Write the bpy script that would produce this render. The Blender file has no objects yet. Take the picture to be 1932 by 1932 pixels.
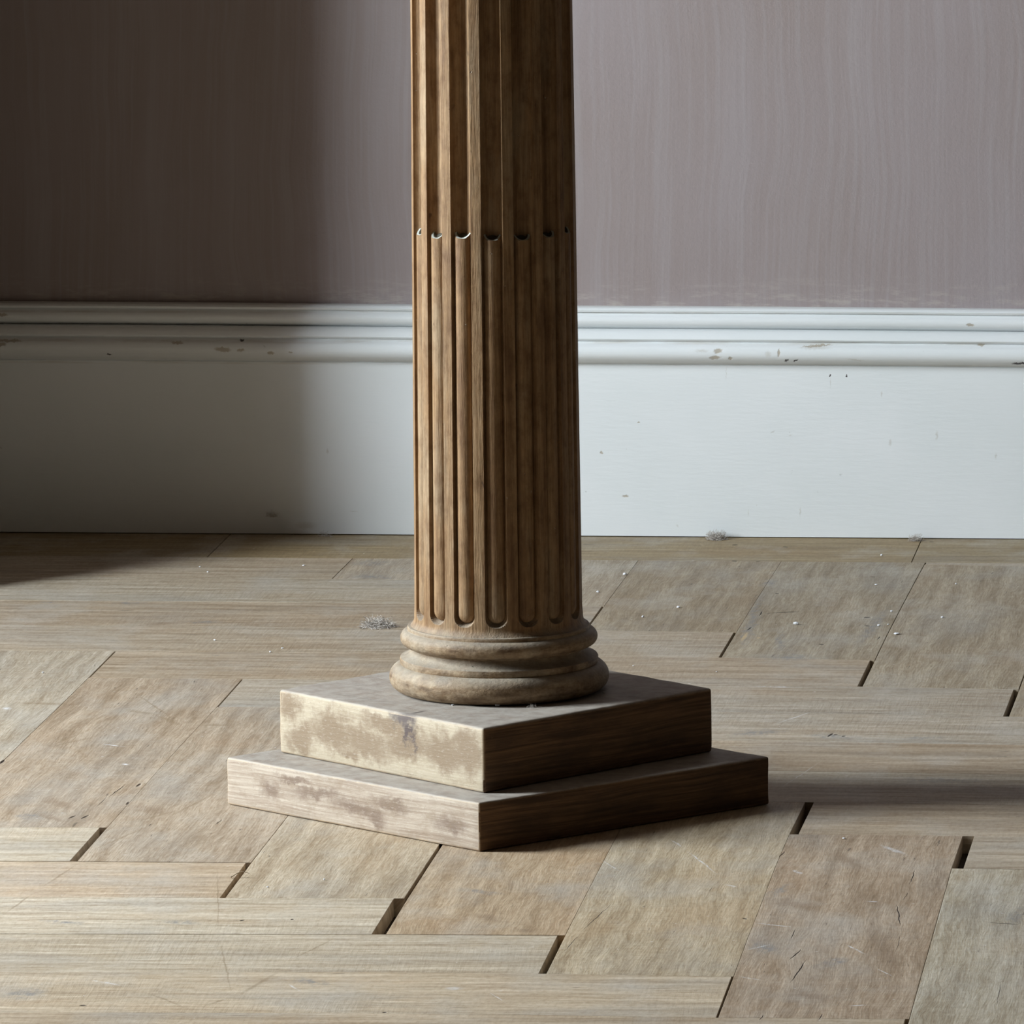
import bpy, bmesh, math, random
from mathutils import Vector, Matrix, noise
random.seed(7)
C = bpy.context.scene.collection
S = bpy.context.scene

# ------------------------------------------------------------------ camera
cam_data = bpy.data.cameras.new('camera')
cam_data.sensor_width = 36.0
cam_data.sensor_fit = 'HORIZONTAL'
cam_data.lens = 36.0 * 15000 / 1932
cam_data.clip_start = 0.05
cam_data.clip_end = 60
cam = bpy.data.objects.new('camera', cam_data)
C.objects.link(cam)
CR = Vector((0.9928071572, 0.1191887284, -0.0113135122))
CU = Vector((-0.0067498989, 0.1500685585, 0.9886525510))
CF = CR.cross(CU) * -1
M = Matrix((CR, CU, -CF)).transposed().to_4x4()
M.translation = Vector((0.85138972, -6.86113452, 1.3090121))
cam.matrix_world = M
S.camera = cam

# ------------------------------------------------------------------ light
w = bpy.data.worlds.new('world'); S.world = w
w.use_nodes = True
bg = w.node_tree.nodes['Background']
bg.inputs['Color'].default_value = (0.80, 0.90, 1.0, 1)
bg.inputs['Strength'].default_value = 0.05

WIN_Y0, WIN_Y1, WIN_Z0, WIN_Z1 = -0.65, 0.10, 0.50, 2.35     # opening in the left wall
WALL_X = -2.1

def area(name, loc, rot, sx, sy, power, col):
    d = bpy.data.lights.new(name, 'AREA'); d.shape = 'RECTANGLE'
    d.size = sx; d.size_y = sy; d.energy = power; d.color = col
    o = bpy.data.objects.new(name, d); C.objects.link(o)
    o.location = loc; o.rotation_euler = rot
    return o
area('window_daylight', (WALL_X - 0.20, (WIN_Y0 + WIN_Y1) / 2, (WIN_Z0 + WIN_Z1) / 2), (0, math.radians(-90), 0),
     WIN_Z1 - WIN_Z0, WIN_Y1 - WIN_Y0, 262, (0.84, 0.935, 1.0))

vs = S.view_settings
vs.view_transform = 'Standard'; vs.look = 'None'
vs.exposure = 0.0; vs.gamma = 1.0; vs.use_curve_mapping = False

# ------------------------------------------------------------------ helpers
def obj(name, bm, mats, parent=None, smooth=False, kind=None):
    me = bpy.data.meshes.new(name)
    bm.normal_update()
    bm.to_mesh(me); bm.free()
    if not isinstance(mats, (list, tuple)): mats = [mats]
    for m in mats: me.materials.append(m)
    if smooth:
        for p in me.polygons: p.use_smooth = True
    o = bpy.data.objects.new(name, me); C.objects.link(o)
    if parent: o.parent = parent
    if kind: o['kind'] = kind
    return o

def tag(o, label, cat, group=None):
    o['label'] = label; o['category'] = cat
    if group: o['group'] = group
    return o

def box(bm, x0, x1, y0, y1, z0, z1, mi=0):
    vs_ = [bm.verts.new((x, y, z)) for x in (x0, x1) for y in (y0, y1) for z in (z0, z1)]
    for f in ((0, 1, 3, 2), (4, 6, 7, 5), (0, 4, 5, 1), (2, 3, 7, 6), (0, 2, 6, 4), (1, 5, 7, 3)):
        bm.faces.new([vs_[i] for i in f]).material_index = mi

class NT:
    """small wrapper for building node materials"""
    def __init__(s, name, rough=0.6, spec=0.4):
        s.m = bpy.data.materials.new(name); s.m.use_nodes = True
        s.t = s.m.node_tree; s.n = s.t.nodes; s.l = s.t.links
        s.b = s.n['Principled BSDF']
        s.b.inputs['Roughness'].default_value = rough
        s.b.inputs['Specular IOR Level'].default_value = spec
        s.tc = s.n.new('ShaderNodeTexCoord')
    def put(s, sock, v):
        if isinstance(v, bpy.types.NodeSocket): s.l.new(v, sock)
        elif isinstance(v, (tuple, list)) and len(v) == 3 and sock.type == 'RGBA': sock.default_value = (*v, 1)
        else: sock.default_value = v
    def node(s, t, **k):
        n = s.n.new(t)
        for a, b in k.items(): setattr(n, a, b)
        return n
    def vm(s, op, a, b=None, out=0):
        n = s.node('ShaderNodeVectorMath', operation=op)
        s.put(n.inputs[0], a)
        if b is not None: s.put(n.inputs['Scale'] if op == 'SCALE' else n.inputs[1], b)
        return n.outputs['Value'] if op in ('LENGTH', 'DOT_PRODUCT') else n.outputs[0]
    def ma(s, op, a, b=None, clamp=False):
        n = s.node('ShaderNodeMath', operation=op, use_clamp=clamp)
        s.put(n.inputs[0], a)
        if b is not None: s.put(n.inputs[1], b)
        return n.outputs[0]
    def noise(s, vec, scale=(1, 1, 1), detail=4, rough=0.55, dist=0.0, col=False):
        v = s.vm('MULTIPLY', vec, scale)
        n = s.node('ShaderNodeTexNoise')
        s.l.new(v, n.inputs['Vector'])
        n.inputs['Scale'].default_value = 1; n.inputs['Detail'].default_value = detail
        n.inputs['Roughness'].default_value = rough; n.inputs['Distortion'].default_value = dist
        return n.outputs['Color'] if col else n.outputs[0]
    def rng(s, v, a, b, c=0.0, d=1.0, smooth=False):
        n = s.node('ShaderNodeMapRange')
        if smooth: n.interpolation_type = 'SMOOTHSTEP'
        s.put(n.inputs[0], v)
        for i, x in enumerate((a, b, c, d)): n.inputs[i + 1].default_value = x
        return n.outputs[0]
    def mix(s, f, a, b, mode='MIX'):
        n = s.node('ShaderNodeMix', data_type='RGBA', blend_type=mode)
        s.put(n.inputs[0], f); s.put(n.inputs[6], a); s.put(n.inputs[7], b)
        return n.outputs[2]
    def ramp(s, v, stops):
        n = s.node('ShaderNodeValToRGB'); e = n.color_ramp.elements
        e[0].position, e[0].color = stops[0][0], (*stops[0][1], 1)
        e[1].position, e[1].color = stops[-1][0], (*stops[-1][1], 1)
        for p, c in stops[1:-1]:
            x = e.new(p); x.color = (*c, 1)
        s.put(n.inputs[0], v)
        return n.outputs[0]
    def blob(s, P, cx, cy, rx, ry, ang=0.0, soft=0.5):
        """mask of one stain: ellipse centred (cx, cy), radii rx ry, turned by ang degrees"""
        v = s.vm('SUBTRACT', P, (cx, cy, 0))
        if ang:
            n = s.node('ShaderNodeVectorRotate', rotation_type='Z_AXIS')
            s.l.new(v, n.inputs[0]); n.inputs['Angle'].default_value = math.radians(-ang)
            v = n.outputs[0]
        v = s.vm('MULTIPLY', v, (1 / rx, 1 / ry, 0))
        return s.rng(s.vm('LENGTH', v), 1.0, soft, 0, 1, True)
    def union(s, masks):
        r = masks[0]
        for m in masks[1:]: r = s.ma('MAXIMUM', r, m)
        return r
    def bump(s, h, dist=0.001, strength=1.0, prev=None):
        n = s.node('ShaderNodeBump')
        n.inputs['Distance'].default_value = dist; n.inputs['Strength'].default_value = strength
        s.put(n.inputs['Height'], h)
        if prev: s.l.new(prev, n.inputs['Normal'])
        return n.outputs[0]
    def done(s, col, nrm=None, rough=None):
        s.put(s.b.inputs['Base Color'], col)
        if nrm: s.l.new(nrm, s.b.inputs['Normal'])
        if rough is not None: s.put(s.b.inputs['Roughness'], rough)
        return s.m

# ------------------------------------------------------------------ materials
def mat_wall():
    k = NT('mauve_wall_paint', 0.75, 0.25)
    P = k.tc.outputs['Object']
    sway = k.vm('ADD', P, k.vm('MULTIPLY', k.noise(P, (3, 3, 3), 2, col=True), (0.05, 0, 0)))
    streak = k.noise(sway, (170, 60, 3.2), 5, 0.6)
    broad = k.noise(sway, (16, 16, 1.8), 3, 0.5)
    cloud = k.noise(P, (4.5, 4.5, 3.0), 4, 0.55)
    col = k.ramp(cloud, [(0.3, (0.280, 0.228, 0.215)), (0.7, (0.303, 0.256, 0.256))])
    col = k.mix(k.rng(streak, 0.47, 0.72, 0, 0.24), col, (0.396, 0.378, 0.385))
    col = k.mix(k.rng(broad, 0.52, 0.72, 0, 0.28), col, (0.361, 0.332, 0.344))
    col = k.mix(k.rng(k.noise(sway, (300, 60, 5), 3), 0.55, 0.8, 0, 0.25), col, (0.232, 0.185, 0.176))
    # dry brush edge just above the baseboard
    z = k.node('ShaderNodeSeparateXYZ'); k.l.new(P, z.inputs[0])
    low = k.rng(z.outputs[2], 0.285, 0.250, 0, 1)
    wisp = k.rng(k.noise(P, (35, 35, 160), 4, 0.7), 0.50, 0.66)
    col = k.mix(k.ma('MULTIPLY', k.ma('MULTIPLY', low, wisp), 0.45), col, (0.473, 0.420, 0.369))
    h = k.ma('ADD', k.ma('MULTIPLY', streak, 0.6), k.noise(P, (260, 260, 260), 3, 0.6))
    return k.done(col, k.bump(h, 0.0005, 0.5), k.rng(cloud, 0.3, 0.7, 0.6, 0.8))

CHIPS = [  # x, z, rx, rz, angle, kind (0 brown chip, 1 near-black nick, 2 grey smudge)
 (0.0532, 0.2038, .0060, .0032, 10, 0), (0.0500, 0.1965, .0075, .0026, 5, 0), (0.0662, 0.1960, .0028, .0020, 0, 0), (0.036, 0.2040, .011, .0025, 0, 2),
 (0.1069, 0.2007, .0045, .0048, 0, 2), (0.1185, 0.2025, .0016, .0050, -5, 0),
 (0.1265, 0.1933, .0036, .0013, 28, 1), (0.1362, 0.1939, .0030, .0011, 30, 1), (0.1586, 0.2095, .0200, .0011, 4, 0), (0.158, 0.2078, .0230, .0030, 0, 2),
 (0.20, 0.1950, .014, .0014, -6, 2), (0.3222, 0.2312, .0055, .0020, -5, 0), (0.3340, 0.2107, .0058, .0014, 6, 0), (0.3760, 0.1917, .0110, .0017, 6, 1),
 (0.1719, 0.1762, .0011, .0015, 0, 1), (0.1895, 0.1760, .0014, .0013, 30, 1), (0.1722, 0.1680, .0006, .009, 0, 2), (0.0604, 0.1776, .0006, .010, -3, 2),
 (-0.7243, 0.2385, .0075, .0020, 0, 0), (-0.5317, 0.2104, .0085, .0021, -2, 0), (-0.482, 0.2035, .0110, .0035, -4, 0),
 (-0.4625, 0.2028, .0050, .0018, 0, 0), (-0.4300, 0.1996, .0050, .0022, 0, 0), (-0.408, 0.2010, .0030, .0012, 0, 0), (-0.7162, 0.2118, .0190, .0017, 0, 0), (-0.7250, 0.2080, .0080, .0030, 0, 0),
 (-0.6061, 0.1972, .0036, .0010, 0, 1), (-0.462, 0.2128, .003, .0016, 0, 1), (-0.0342, 0.1244, .0018, .0014, 0, 0), (-0.0746, 0.0909, .0022, .0018, 0, 0),
 (-0.0492, 0.0444, .0042, .0019, 0, 0), (-0.1010, 0.086, .0040, .0016, 0, 2), (0.0066, 0.0130, .0014, .0016, 0, 2), (0.0830, 0.027, .0006, .006, 0, 2), (0.139, 0.028, .0009, .0075, -4, 2),
 (0.2270, 0.1560, .0010, .005, 0, 2), (0.236, 0.104, .0022, .0050, 0, 2), (0.286, 0.112, .0018, .0070, 0, 2), (0.349, 0.090, .0015, .0045, 0, 2),
 (0.110, 0.115, .0040, .0012, 30, 2), (0.129, 0.111, .0030, .0010, 10, 2), (-0.397, 0.010, .016, .006, 0, 2), (-0.345, 0.026, .006, .0010, 0, 2), (-0.372, 0.0915, .0018, .0040, 0, 2),
]
def mat_baseboard():
    k = NT('white_baseboard_gloss', 0.42, 0.45)
    O = k.tc.outputs['Object']
    s_ = k.node('ShaderNodeSeparateXYZ'); k.l.new(O, s_.inputs[0])
    c_ = k.node('ShaderNodeCombineXYZ'); k.l.new(s_.outputs[0], c_.inputs[0]); k.l.new(s_.outputs[2], c_.inputs[1])
    P0 = c_.outputs[0]
    wob = k.vm('SCALE', k.vm('SUBTRACT', k.noise(P0, (330, 330, 330), 3, 0.6, col=True), (0.5, 0.5, 0.5)), 0.0045)
    P = k.vm('ADD', P0, wob)
    n = k.noise(P0, (5, 7, 5), 3)
    col = k.ramp(n, [(0.3, (0.72, 0.745, 0.745)), (0.7, (0.77, 0.785, 0.79))])
    brown = k.union([k.blob(P, *c[:5]) for c in CHIPS if c[5] == 0])
    dark = k.union([k.blob(P, *c[:5]) for c in CHIPS if c[5] == 1])
    grey = k.union([k.blob(P, *c[:5], soft=0.1) for c in CHIPS if c[5] == 2])
    spec = k.rng(k.noise(P0, (90, 90, 90), 2), 0.745, 0.79)
    # grime that settled in the grooves of the moulding
    groove = k.rng(k.ma('ABSOLUTE', k.ma('SUBTRACT', s_.outputs[2], 0.2122)), 0.0034, 0.0, 0, 1, True)
    groove2 = k.rng(k.ma('ABSOLUTE', k.ma('SUBTRACT', s_.outputs[2], 0.1872)), 0.0024, 0.0, 0, 1, True)
    g3 = k.rng(k.ma('ABSOLUTE', k.ma('SUBTRACT', s_.outputs[2], 0.2422)), 0.0020, 0.0, 0, 1, True)
    gn = k.rng(k.noise(P0, (14, 160, 1), 4, 0.65), 0.42, 0.62)
    gm = k.ma('MULTIPLY', k.ma('ADD', k.ma('ADD', groove, groove2), g3), gn)
    col = k.mix(k.ma('MULTIPLY', gm, 0.42, True), col, (0.42, 0.36, 0.28))
    col = k.mix(k.ma('MULTIPLY', grey, 0.45), col, (0.46, 0.43, 0.37))
    col = k.mix(k.ma('MULTIPLY', spec, 0.5), col, (0.40, 0.40, 0.38))
    col = k.mix(k.ma('MULTIPLY', brown, 0.70), col, (0.33, 0.26, 0.17))
    col = k.mix(k.ma('MULTIPLY', dark, 0.95), col, (0.035, 0.025, 0.025))
    h = k.ma('SUBTRACT', k.noise(P0, (40, 240, 1), 3), k.ma('MULTIPLY', k.ma('ADD', brown, dark), 1.5))
    return k.done(col, k.bump(h, 0.00035, 0.5))

FM = [  # floor marks: x, y, half length, half width, angle, kind: 0 brown stroke, 1 dark hole or crack, 2 grey patch, 3 white scratch, 4 dark brown, 5 bare wood
 (-0.3957, 0.446, 0.0271, 0.0085, -40.2, 0), (-0.3597, 0.4026, 0.04, 0.0052, -58.8, 0), (-0.3863, 0.4781, 0.1078, 0.0021, -66.4, 0), (-0.3146, 0.3809, 0.0237, 0.007, 3.2, 0), (-0.4322, 0.2855, 0.0494, 0.0037, 59.8, 0),
 (-0.4366, 0.3103, 0.0608, 0.0018, 76.1, 0), (-0.4947, 0.4866, 0.0434, 0.0084, -6.4, 0), (-0.3074, -0.1709, 0.0765, 0.0022, 74.7, 0), (-0.2711, -0.0205, 0.0783, 0.0025, 78.1, 0), (-0.2936, -0.0725, 0.0432, 0.0031, 63.0, 0),
 (-0.3452, -0.4633, 0.0562, 0.0019, 84.4, 0), (-0.3316, -0.3377, 0.0702, 0.002, 83.3, 0), (-0.1816, -0.4375, 0.1788, 0.0009, -80.9, 0), (-0.1334, -0.7037, 0.1345, 0.0013, -78.6, 0), (-0.0977, -0.7695, 0.0676, 0.0032, 78.7, 0),
 (-0.0736, -0.6295, 0.0552, 0.0018, 75.4, 0), (-0.1597, -0.8339, 0.0409, 0.0024, -53.5, 0), (-0.1192, -0.8363, 0.0224, 0.0035, 65.2, 0), (0.4201, -0.3362, 0.0677, 0.002, -87.2, 0), (0.4233, -0.5317, 0.1279, 0.0018, -90.0, 0),
 (0.4239, -0.7582, 0.1192, 0.0017, -89.6, 0), (0.4402, -0.783, 0.0856, 0.0009, -98.7, 0), (-0.3337, 0.0747, 0.0105, 0.002, 85.0, 1), (-0.3292, -0.0134, 0.0089, 0.0014, 87.4, 1), (-0.3667, -0.0808, 0.009, 0.0016, 77.2, 1),
 (-0.3555, -0.0801, 0.0115, 0.0019, 79.7, 1), (-0.3483, 0.0469, 0.035, 0.0008, 85.9, 1), (-0.3534, -0.0071, 0.0317, 0.0005, 89.1, 1), (0.3252, -0.6912, 0.0481, 0.0009, 86.8, 1), (0.3176, -0.6262, 0.0243, 0.0009, 82.7, 1),
 (0.309, -0.5457, 0.0213, 0.0006, 90.2, 1), (0.3887, -0.3068, 0.0365, 0.0007, 90.2, 1), (0.3886, -0.4639, 0.0468, 0.0008, -83.8, 1), (0.3963, -0.5781, 0.0316, 0.0004, -89.8, 1), (0.3888, -0.3837, 0.0224, 0.0004, 86.7, 1),
 (0.1423, -0.487, 0.0662, 0.0005, 83.9, 1), (0.1327, -0.5973, 0.0404, 0.0004, 85.7, 1), (0.4773, -0.4932, 0.0164, 0.0015, -15.4, 1), (0.4887, -0.7656, 0.0494, 0.0004, 91.0, 1), (0.2646, -0.4874, 0.0018, 0.0036, 39.6, 1),
 (0.2707, -0.2111, 0.0155, 0.0008, 84.8, 1), (0.2767, -0.8391, 0.0195, 0.0006, 87.5, 1), (0.3109, -0.8639, 0.0116, 0.0006, 87.0, 1), (0.3566, -0.8599, 0.0126, 0.0007, 87.2, 1), (0.2662, 0.3609, 0.0112, 0.0019, 82.0, 1),
 (0.2707, 0.3639, 0.0032, 0.0023, 62.3, 1), (0.2794, 0.3561, 0.0031, 0.0021, 66.1, 1), (0.0174, 1.8649, 0.002, 0.0004, -84.6, 1), (0.141, 1.0466, 0.0182, 0.001, 88.3, 1), (0.1382, 0.9519, 0.0115, 0.0014, 81.8, 1),
 (0.1632, 1.0543, 0.0235, 0.0024, 23.5, 1), (0.2506, 1.0275, 0.0051, 0.0039, 42.7, 1), (0.2541, 0.9772, 0.0031, 0.0042, 34.7, 1), (0.2171, 0.8636, 0.003, 0.0041, 34.4, 1), (0.271, 0.9044, 0.0112, 0.0011, 84.8, 1),
 (0.1466, 1.1741, 0.0023, 0.003, 50.1, 1), (0.0737, 1.4939, 0.0047, 0.0037, 53.9, 1), (0.083, 1.3837, 0.0028, 0.0043, 42.4, 1), (0.1079, 1.3813, 0.0021, 0.003, 62.4, 1), (0.2367, 1.2852, 0.0022, 0.0028, 55.4, 1),
 (0.2818, 1.5238, 0.002, 0.0033, 68.9, 1), (0.129, 1.4818, 0.0047, 0.0028, -48.3, 1), (-0.2391, 0.973, 0.0218, 0.0013, -60.7, 1), (-0.4781, 0.1822, 0.0134, 0.0021, 90.1, 1), (-0.1476, -0.5204, 0.002, 0.0034, -30.0, 1),
 (-0.1073, -0.5145, 0.0017, 0.0033, 3.7, 1), (0.0176, -0.8663, 0.0022, 0.0023, 64.2, 1), (-0.2212, -0.857, 0.0037, 0.0029, 3.8, 1), (-0.2343, -0.0975, 0.0161, 0.0007, 86.5, 1), (0.1755, -0.1684, 0.0226, 0.0016, -67.9, 3),
 (0.2058, -0.2521, 0.0664, 0.0014, -70.8, 3), (0.2395, -0.3505, 0.009, 0.0022, -45.0, 3), (0.2885, -0.5107, 0.0215, 0.0023, -26.3, 3), (0.2846, -0.6012, 0.02, 0.0017, 55.3, 3), (0.3633, -0.6034, 0.0271, 0.0017, -63.9, 3),
 (0.3939, -0.6921, 0.022, 0.0011, -63.4, 3), (0.3824, -0.8164, 0.0125, 0.0019, 12.8, 3), (0.3644, -0.1876, 0.034, 0.0048, -61.0, 3), (0.2904, -0.2879, 0.0124, 0.0037, -64.1, 3), (0.29, -0.7213, 0.0126, 0.0031, -36.2, 3),
 (0.3634, -0.4098, 0.008, 0.0021, -12.4, 3), (0.0748, -0.1359, 0.0386, 0.0008, -66.2, 3), (-0.5251, 0.4575, 0.0063, 0.0101, 3.2, 3), (-0.3628, 0.1755, 0.0068, 0.0044, -48.2, 3), (-0.3909, 0.2712, 0.02, 0.0021, -29.9, 3),
 (-0.2176, -0.7721, 0.023, 0.0028, -37.2, 3), (-0.0667, -0.7801, 0.0186, 0.0016, -61.9, 3), (0.0601, -0.7747, 0.0094, 0.009, 3.8, 3), (0.2236, 0.4481, 0.0473, 0.0018, 66.7, 3), (0.2545, 0.1557, 0.0847, 0.0008, 79.3, 3),
 (0.1938, 0.6169, 0.0282, 0.0044, -2.9, 3), (0.0987, -0.8068, 0.0265, 0.0007, -64.8, 3), (0.1313, -0.2746, 0.037, 0.0008, -66.2, 3), (-0.406, -0.0795, 0.0163, 0.0175, 12.2, 2), (-0.2943, -0.5374, 0.0295, 0.0097, -17.8, 2),
 (-0.1982, -0.5312, 0.0253, 0.0131, -21.6, 2), (-0.0574, -0.7574, 0.0286, 0.0164, -28.0, 2), (-0.2765, -0.8171, 0.0223, 0.0304, -22.6, 2), (0.0322, -0.3895, 0.0305, 0.0109, -29.9, 2), (0.1982, 0.3695, 0.0396, 0.0242, 34.8, 2),
 (0.2707, 0.3529, 0.0395, 0.0179, -17.1, 2), (0.3543, 0.3508, 0.0276, 0.0107, 17.6, 2), (0.1365, 1.0031, 0.2198, 0.0095, 92.4, 2), (0.1315, 1.2403, 0.0348, 0.01, 85.9, 2), (0.1922, 0.786, 0.0363, 0.0278, 3.0, 2),
 (0.2597, 0.9668, 0.1782, 0.0102, 86.6, 2), (0.175, 0.8799, 0.0947, 0.0068, 94.1, 2), (0.136, 0.9183, 0.1196, 0.0049, 92.7, 2), (0.2889, -0.601, 0.0177, 0.0403, 20.9, 2), (0.351, -0.6539, 0.034, 0.0146, 68.7, 2),
 (0.2816, -0.3678, 0.0465, 0.0085, 78.4, 2), (0.3881, 0.1393, 0.0696, 0.018, -2.0, 2), (-0.5119, 1.0818, 0.0246, 0.0118, 2.9, 2), (-0.5959, 1.081, 0.0073, 0.008, 30.6, 2), (-0.4167, 0.9671, 0.0248, 0.0144, -4.6, 2),
 (-0.3742, 0.7667, 0.0096, 0.0051, -26.1, 2), (-0.2994, 1.3511, 0.0356, 0.0338, -11.8, 2), (-0.284, 1.2598, 0.0392, 0.0194, -15.4, 2), (0.4844, -0.465, 0.0654, 0.0098, 87.2, 2), (0.1288, 0.0344, 0.0375, 0.0066, -54.0, 2),
 (0.0546, -0.4986, 0.032, 0.0143, -54.5, 4), (0.0886, -0.5451, 0.0173, 0.0114, -34.6, 4), (-0.458, 0.9552, 0.031, 0.0125, 27.8, 4), (-0.3036, -0.0419, 0.0397, 0.018, -48.6, 4), (-0.3914, -0.0156, 0.0445, 0.0115, -54.9, 4),
 (0.295, -0.4228, 0.0456, 0.0228, -42.9, 4), (0.3876, -0.6082, 0.1152, 0.012, -79.5, 4), (0.329, -0.2387, 0.0612, 0.0121, -68.4, 4), (0.1278, -0.1327, 0.0445, 0.0154, 57.8, 4), (0.3445, -0.7853, 0.0481, 0.0139, -51.2, 4),
 (-0.4668, 0.481, 0.0323, 0.0066, 66.9, 4), (-0.3863, -0.0844, 0.0369, 0.0082, -53.7, 4), (0.1372, 0.9039, 0.0366, 0.0028, 89.4, 5), (0.1515, 0.8982, 0.005, 0.0028, 76.6, 5),
]
def mat_floor():
    k = NT('worn_oak_parquet', 0.55, 0.35)
    U = k.node('ShaderNodeUVMap', uv_map='grain').outputs[0]
    W = k.tc.outputs['Object']
    at = k.node('ShaderNodeAttribute', attribute_name='tint')
    tint = at.outputs['Color']
    bend = k.vm('ADD', U, k.vm('MULTIPLY', k.noise(U, (5, 14, 1), 3, col=True), (0.02, 0.02, 0)))
    streak = k.noise(bend, (5, 75, 1), 6, 0.62)
    fine = k.noise(bend, (35, 620, 1), 4, 0.65)
    cloud = k.noise(U, (4, 9, 1), 4, 0.6)
    col = k.mix(k.rng(streak, 0.35, 0.68, 0, 1), k.mix(1.0, tint, (0.74, 0.68, 0.60), 'MULTIPLY'), k.mix(1.0, tint, (1.24, 1.24, 1.23), 'MULTIPLY'))
    col = k.mix(k.rng(fine, 0.36, 0.62, 0.80, 0), col, k.mix(1.0, col, (0.66, 0.59, 0.50), 'MULTIPLY'))
    col = k.mix(k.rng(cloud, 0.50, 0.72, 0, 0.50), col, (0.333, 0.310, 0.279))
    col = k.mix(k.rng(cloud, 0.46, 0.30, 0, 0.40), col, k.mix(1.0, tint, (0.84, 0.68, 0.52), 'MULTIPLY'))
    # whitened, worn places and the marks of a cross cutting saw
    wear = k.rng(k.noise(W, (11, 7, 1), 5, 0.6), 0.50, 0.72)
    col = k.mix(k.ma('MULTIPLY', wear, 0.38), col, (0.527, 0.496, 0.449))
    saw = k.noise(k.vm('ADD', U, k.vm('MULTIPLY', k.noise(U, (9, 9, 1), 2, col=True), (0.006, 0, 0))), (420, 16, 1), 3, 0.7)
    sawm = k.rng(k.noise(U, (2.2, 5, 1), 2), 0.42, 0.60)
    col = k.mix(k.ma('MULTIPLY', k.rng(saw, 0.42, 0.68, 0, 0.50), sawm), col, k.mix(1.0, col, (0.70, 0.66, 0.60), 'MULTIPLY'))
    mot = k.noise(W, (230, 95, 1), 5, 0.72)
    col = k.mix(k.rng(mot, 0.50, 0.64, 0, 0.45), col, k.mix(1.0, col, (0.72, 0.66, 0.60), 'MULTIPLY'))
    col = k.mix(k.rng(mot, 0.46, 0.36, 0, 0.35), col, k.mix(1.0, col, (1.28, 1.28, 1.30), 'MULTIPLY'))
    pore = k.rng(k.noise(bend, (55, 900, 1), 2, 0.5), 0.66, 0.74)
    col = k.mix(k.ma('MULTIPLY', pore, 0.55), col, (0.065, 0.045, 0.03))
    # small dashes and flecks of plaster dust
    dash = k.rng(k.noise(bend, (26, 190, 1), 2, 0.5), 0.715, 0.76)
    col = k.mix(k.ma('MULTIPLY', dash, 0.6), col, (0.055, 0.04, 0.03))
    fleck = k.rng(k.noise(W, (170, 170, 1), 1, 0.5), 0.775, 0.80)
    col = k.mix(k.ma('MULTIPLY', fleck, 0.5), col, (0.775, 0.744, 0.713))
    wob = k.vm('SCALE', k.vm('SUBTRACT', k.noise(W, (120, 70, 1), 3, 0.6, col=True), (0.5, 0.5, 0.5)), 0.020)
    P = k.vm('ADD', W, wob)
    wob2 = k.vm('SCALE', k.vm('SUBTRACT', k.noise(W, (60, 40, 1), 2, 0.6, col=True), (0.5, 0.5, 0.5)), 0.0035)
    P2 = k.vm('ADD', W, wob2)
    def grp(t, PP, soft): return k.union([k.blob(PP, *c[:5], soft=soft) for c in FM if c[5] == t])
    brk = k.rng(k.noise(W, (150, 90, 1), 4, 0.7), 0.36, 0.60)
    col = k.mix(k.ma('MULTIPLY', k.ma('MULTIPLY', grp(2, P, 0.0), brk), 0.85), col, (0.217, 0.209, 0.202))
    col = k.mix(k.ma('MULTIPLY', grp(4, P, 0.0), 0.55), col, (0.217, 0.147, 0.093))
    col = k.mix(k.ma('MULTIPLY', grp(0, P2, 0.1), 0.50), col, (0.225, 0.155, 0.085))
    col = k.mix(k.ma('MULTIPLY', k.ma('MULTIPLY', grp(3, P2, 0.1), brk), 0.9), col, (0.713, 0.698, 0.698))
    col = k.mix(k.ma('MULTIPLY', grp(5, P2, 0.2), 0.8), col, (0.558, 0.403, 0.217))
    holes = grp(1, P2, 0.3)
    col = k.mix(k.ma('MULTIPLY', holes, 0.9), col, (0.045, 0.032, 0.024))
    h = k.ma('ADD', k.ma('ADD', k.ma('MULTIPLY', streak, 0.9), k.ma('MULTIPLY', fine, 0.5)), k.ma('MULTIPLY', k.ma('MULTIPLY', saw, sawm), 0.6))
    h = k.ma('SUBTRACT', h, k.ma('MULTIPLY', holes, 3.0))
    return k.done(col, k.bump(h, 0.0007, 0.6), k.rng(wear, 0, 1, 0.62, 0.48))

def flat(name, c, r=0.8):
    k = NT(name, r, 0.2)
    n = k.noise(k.tc.outputs['Object'], (60, 60, 60), 3)
    return k.done(k.mix(k.rng(n, 0.3, 0.7), tuple(x * 0.8 for x in c), c))

def dusted(k, col, amount, dust=(0.37, 0.335, 0.28)):
    """settled dust lies on faces that look up"""
    g = k.node('ShaderNodeNewGeometry')
    s_ = k.node('ShaderNodeSeparateXYZ'); k.l.new(g.outputs['Normal'], s_.inputs[0])
    up = k.rng(s_.outputs[2], 0.25, 0.85, 0, amount)
    n = k.rng(k.noise(k.tc.outputs['Object'], (70, 70, 70), 5, 0.65), 0.30, 0.60, 0.55, 1.0)
    return k.mix(k.ma('MULTIPLY', up, n), col, dust)

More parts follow.
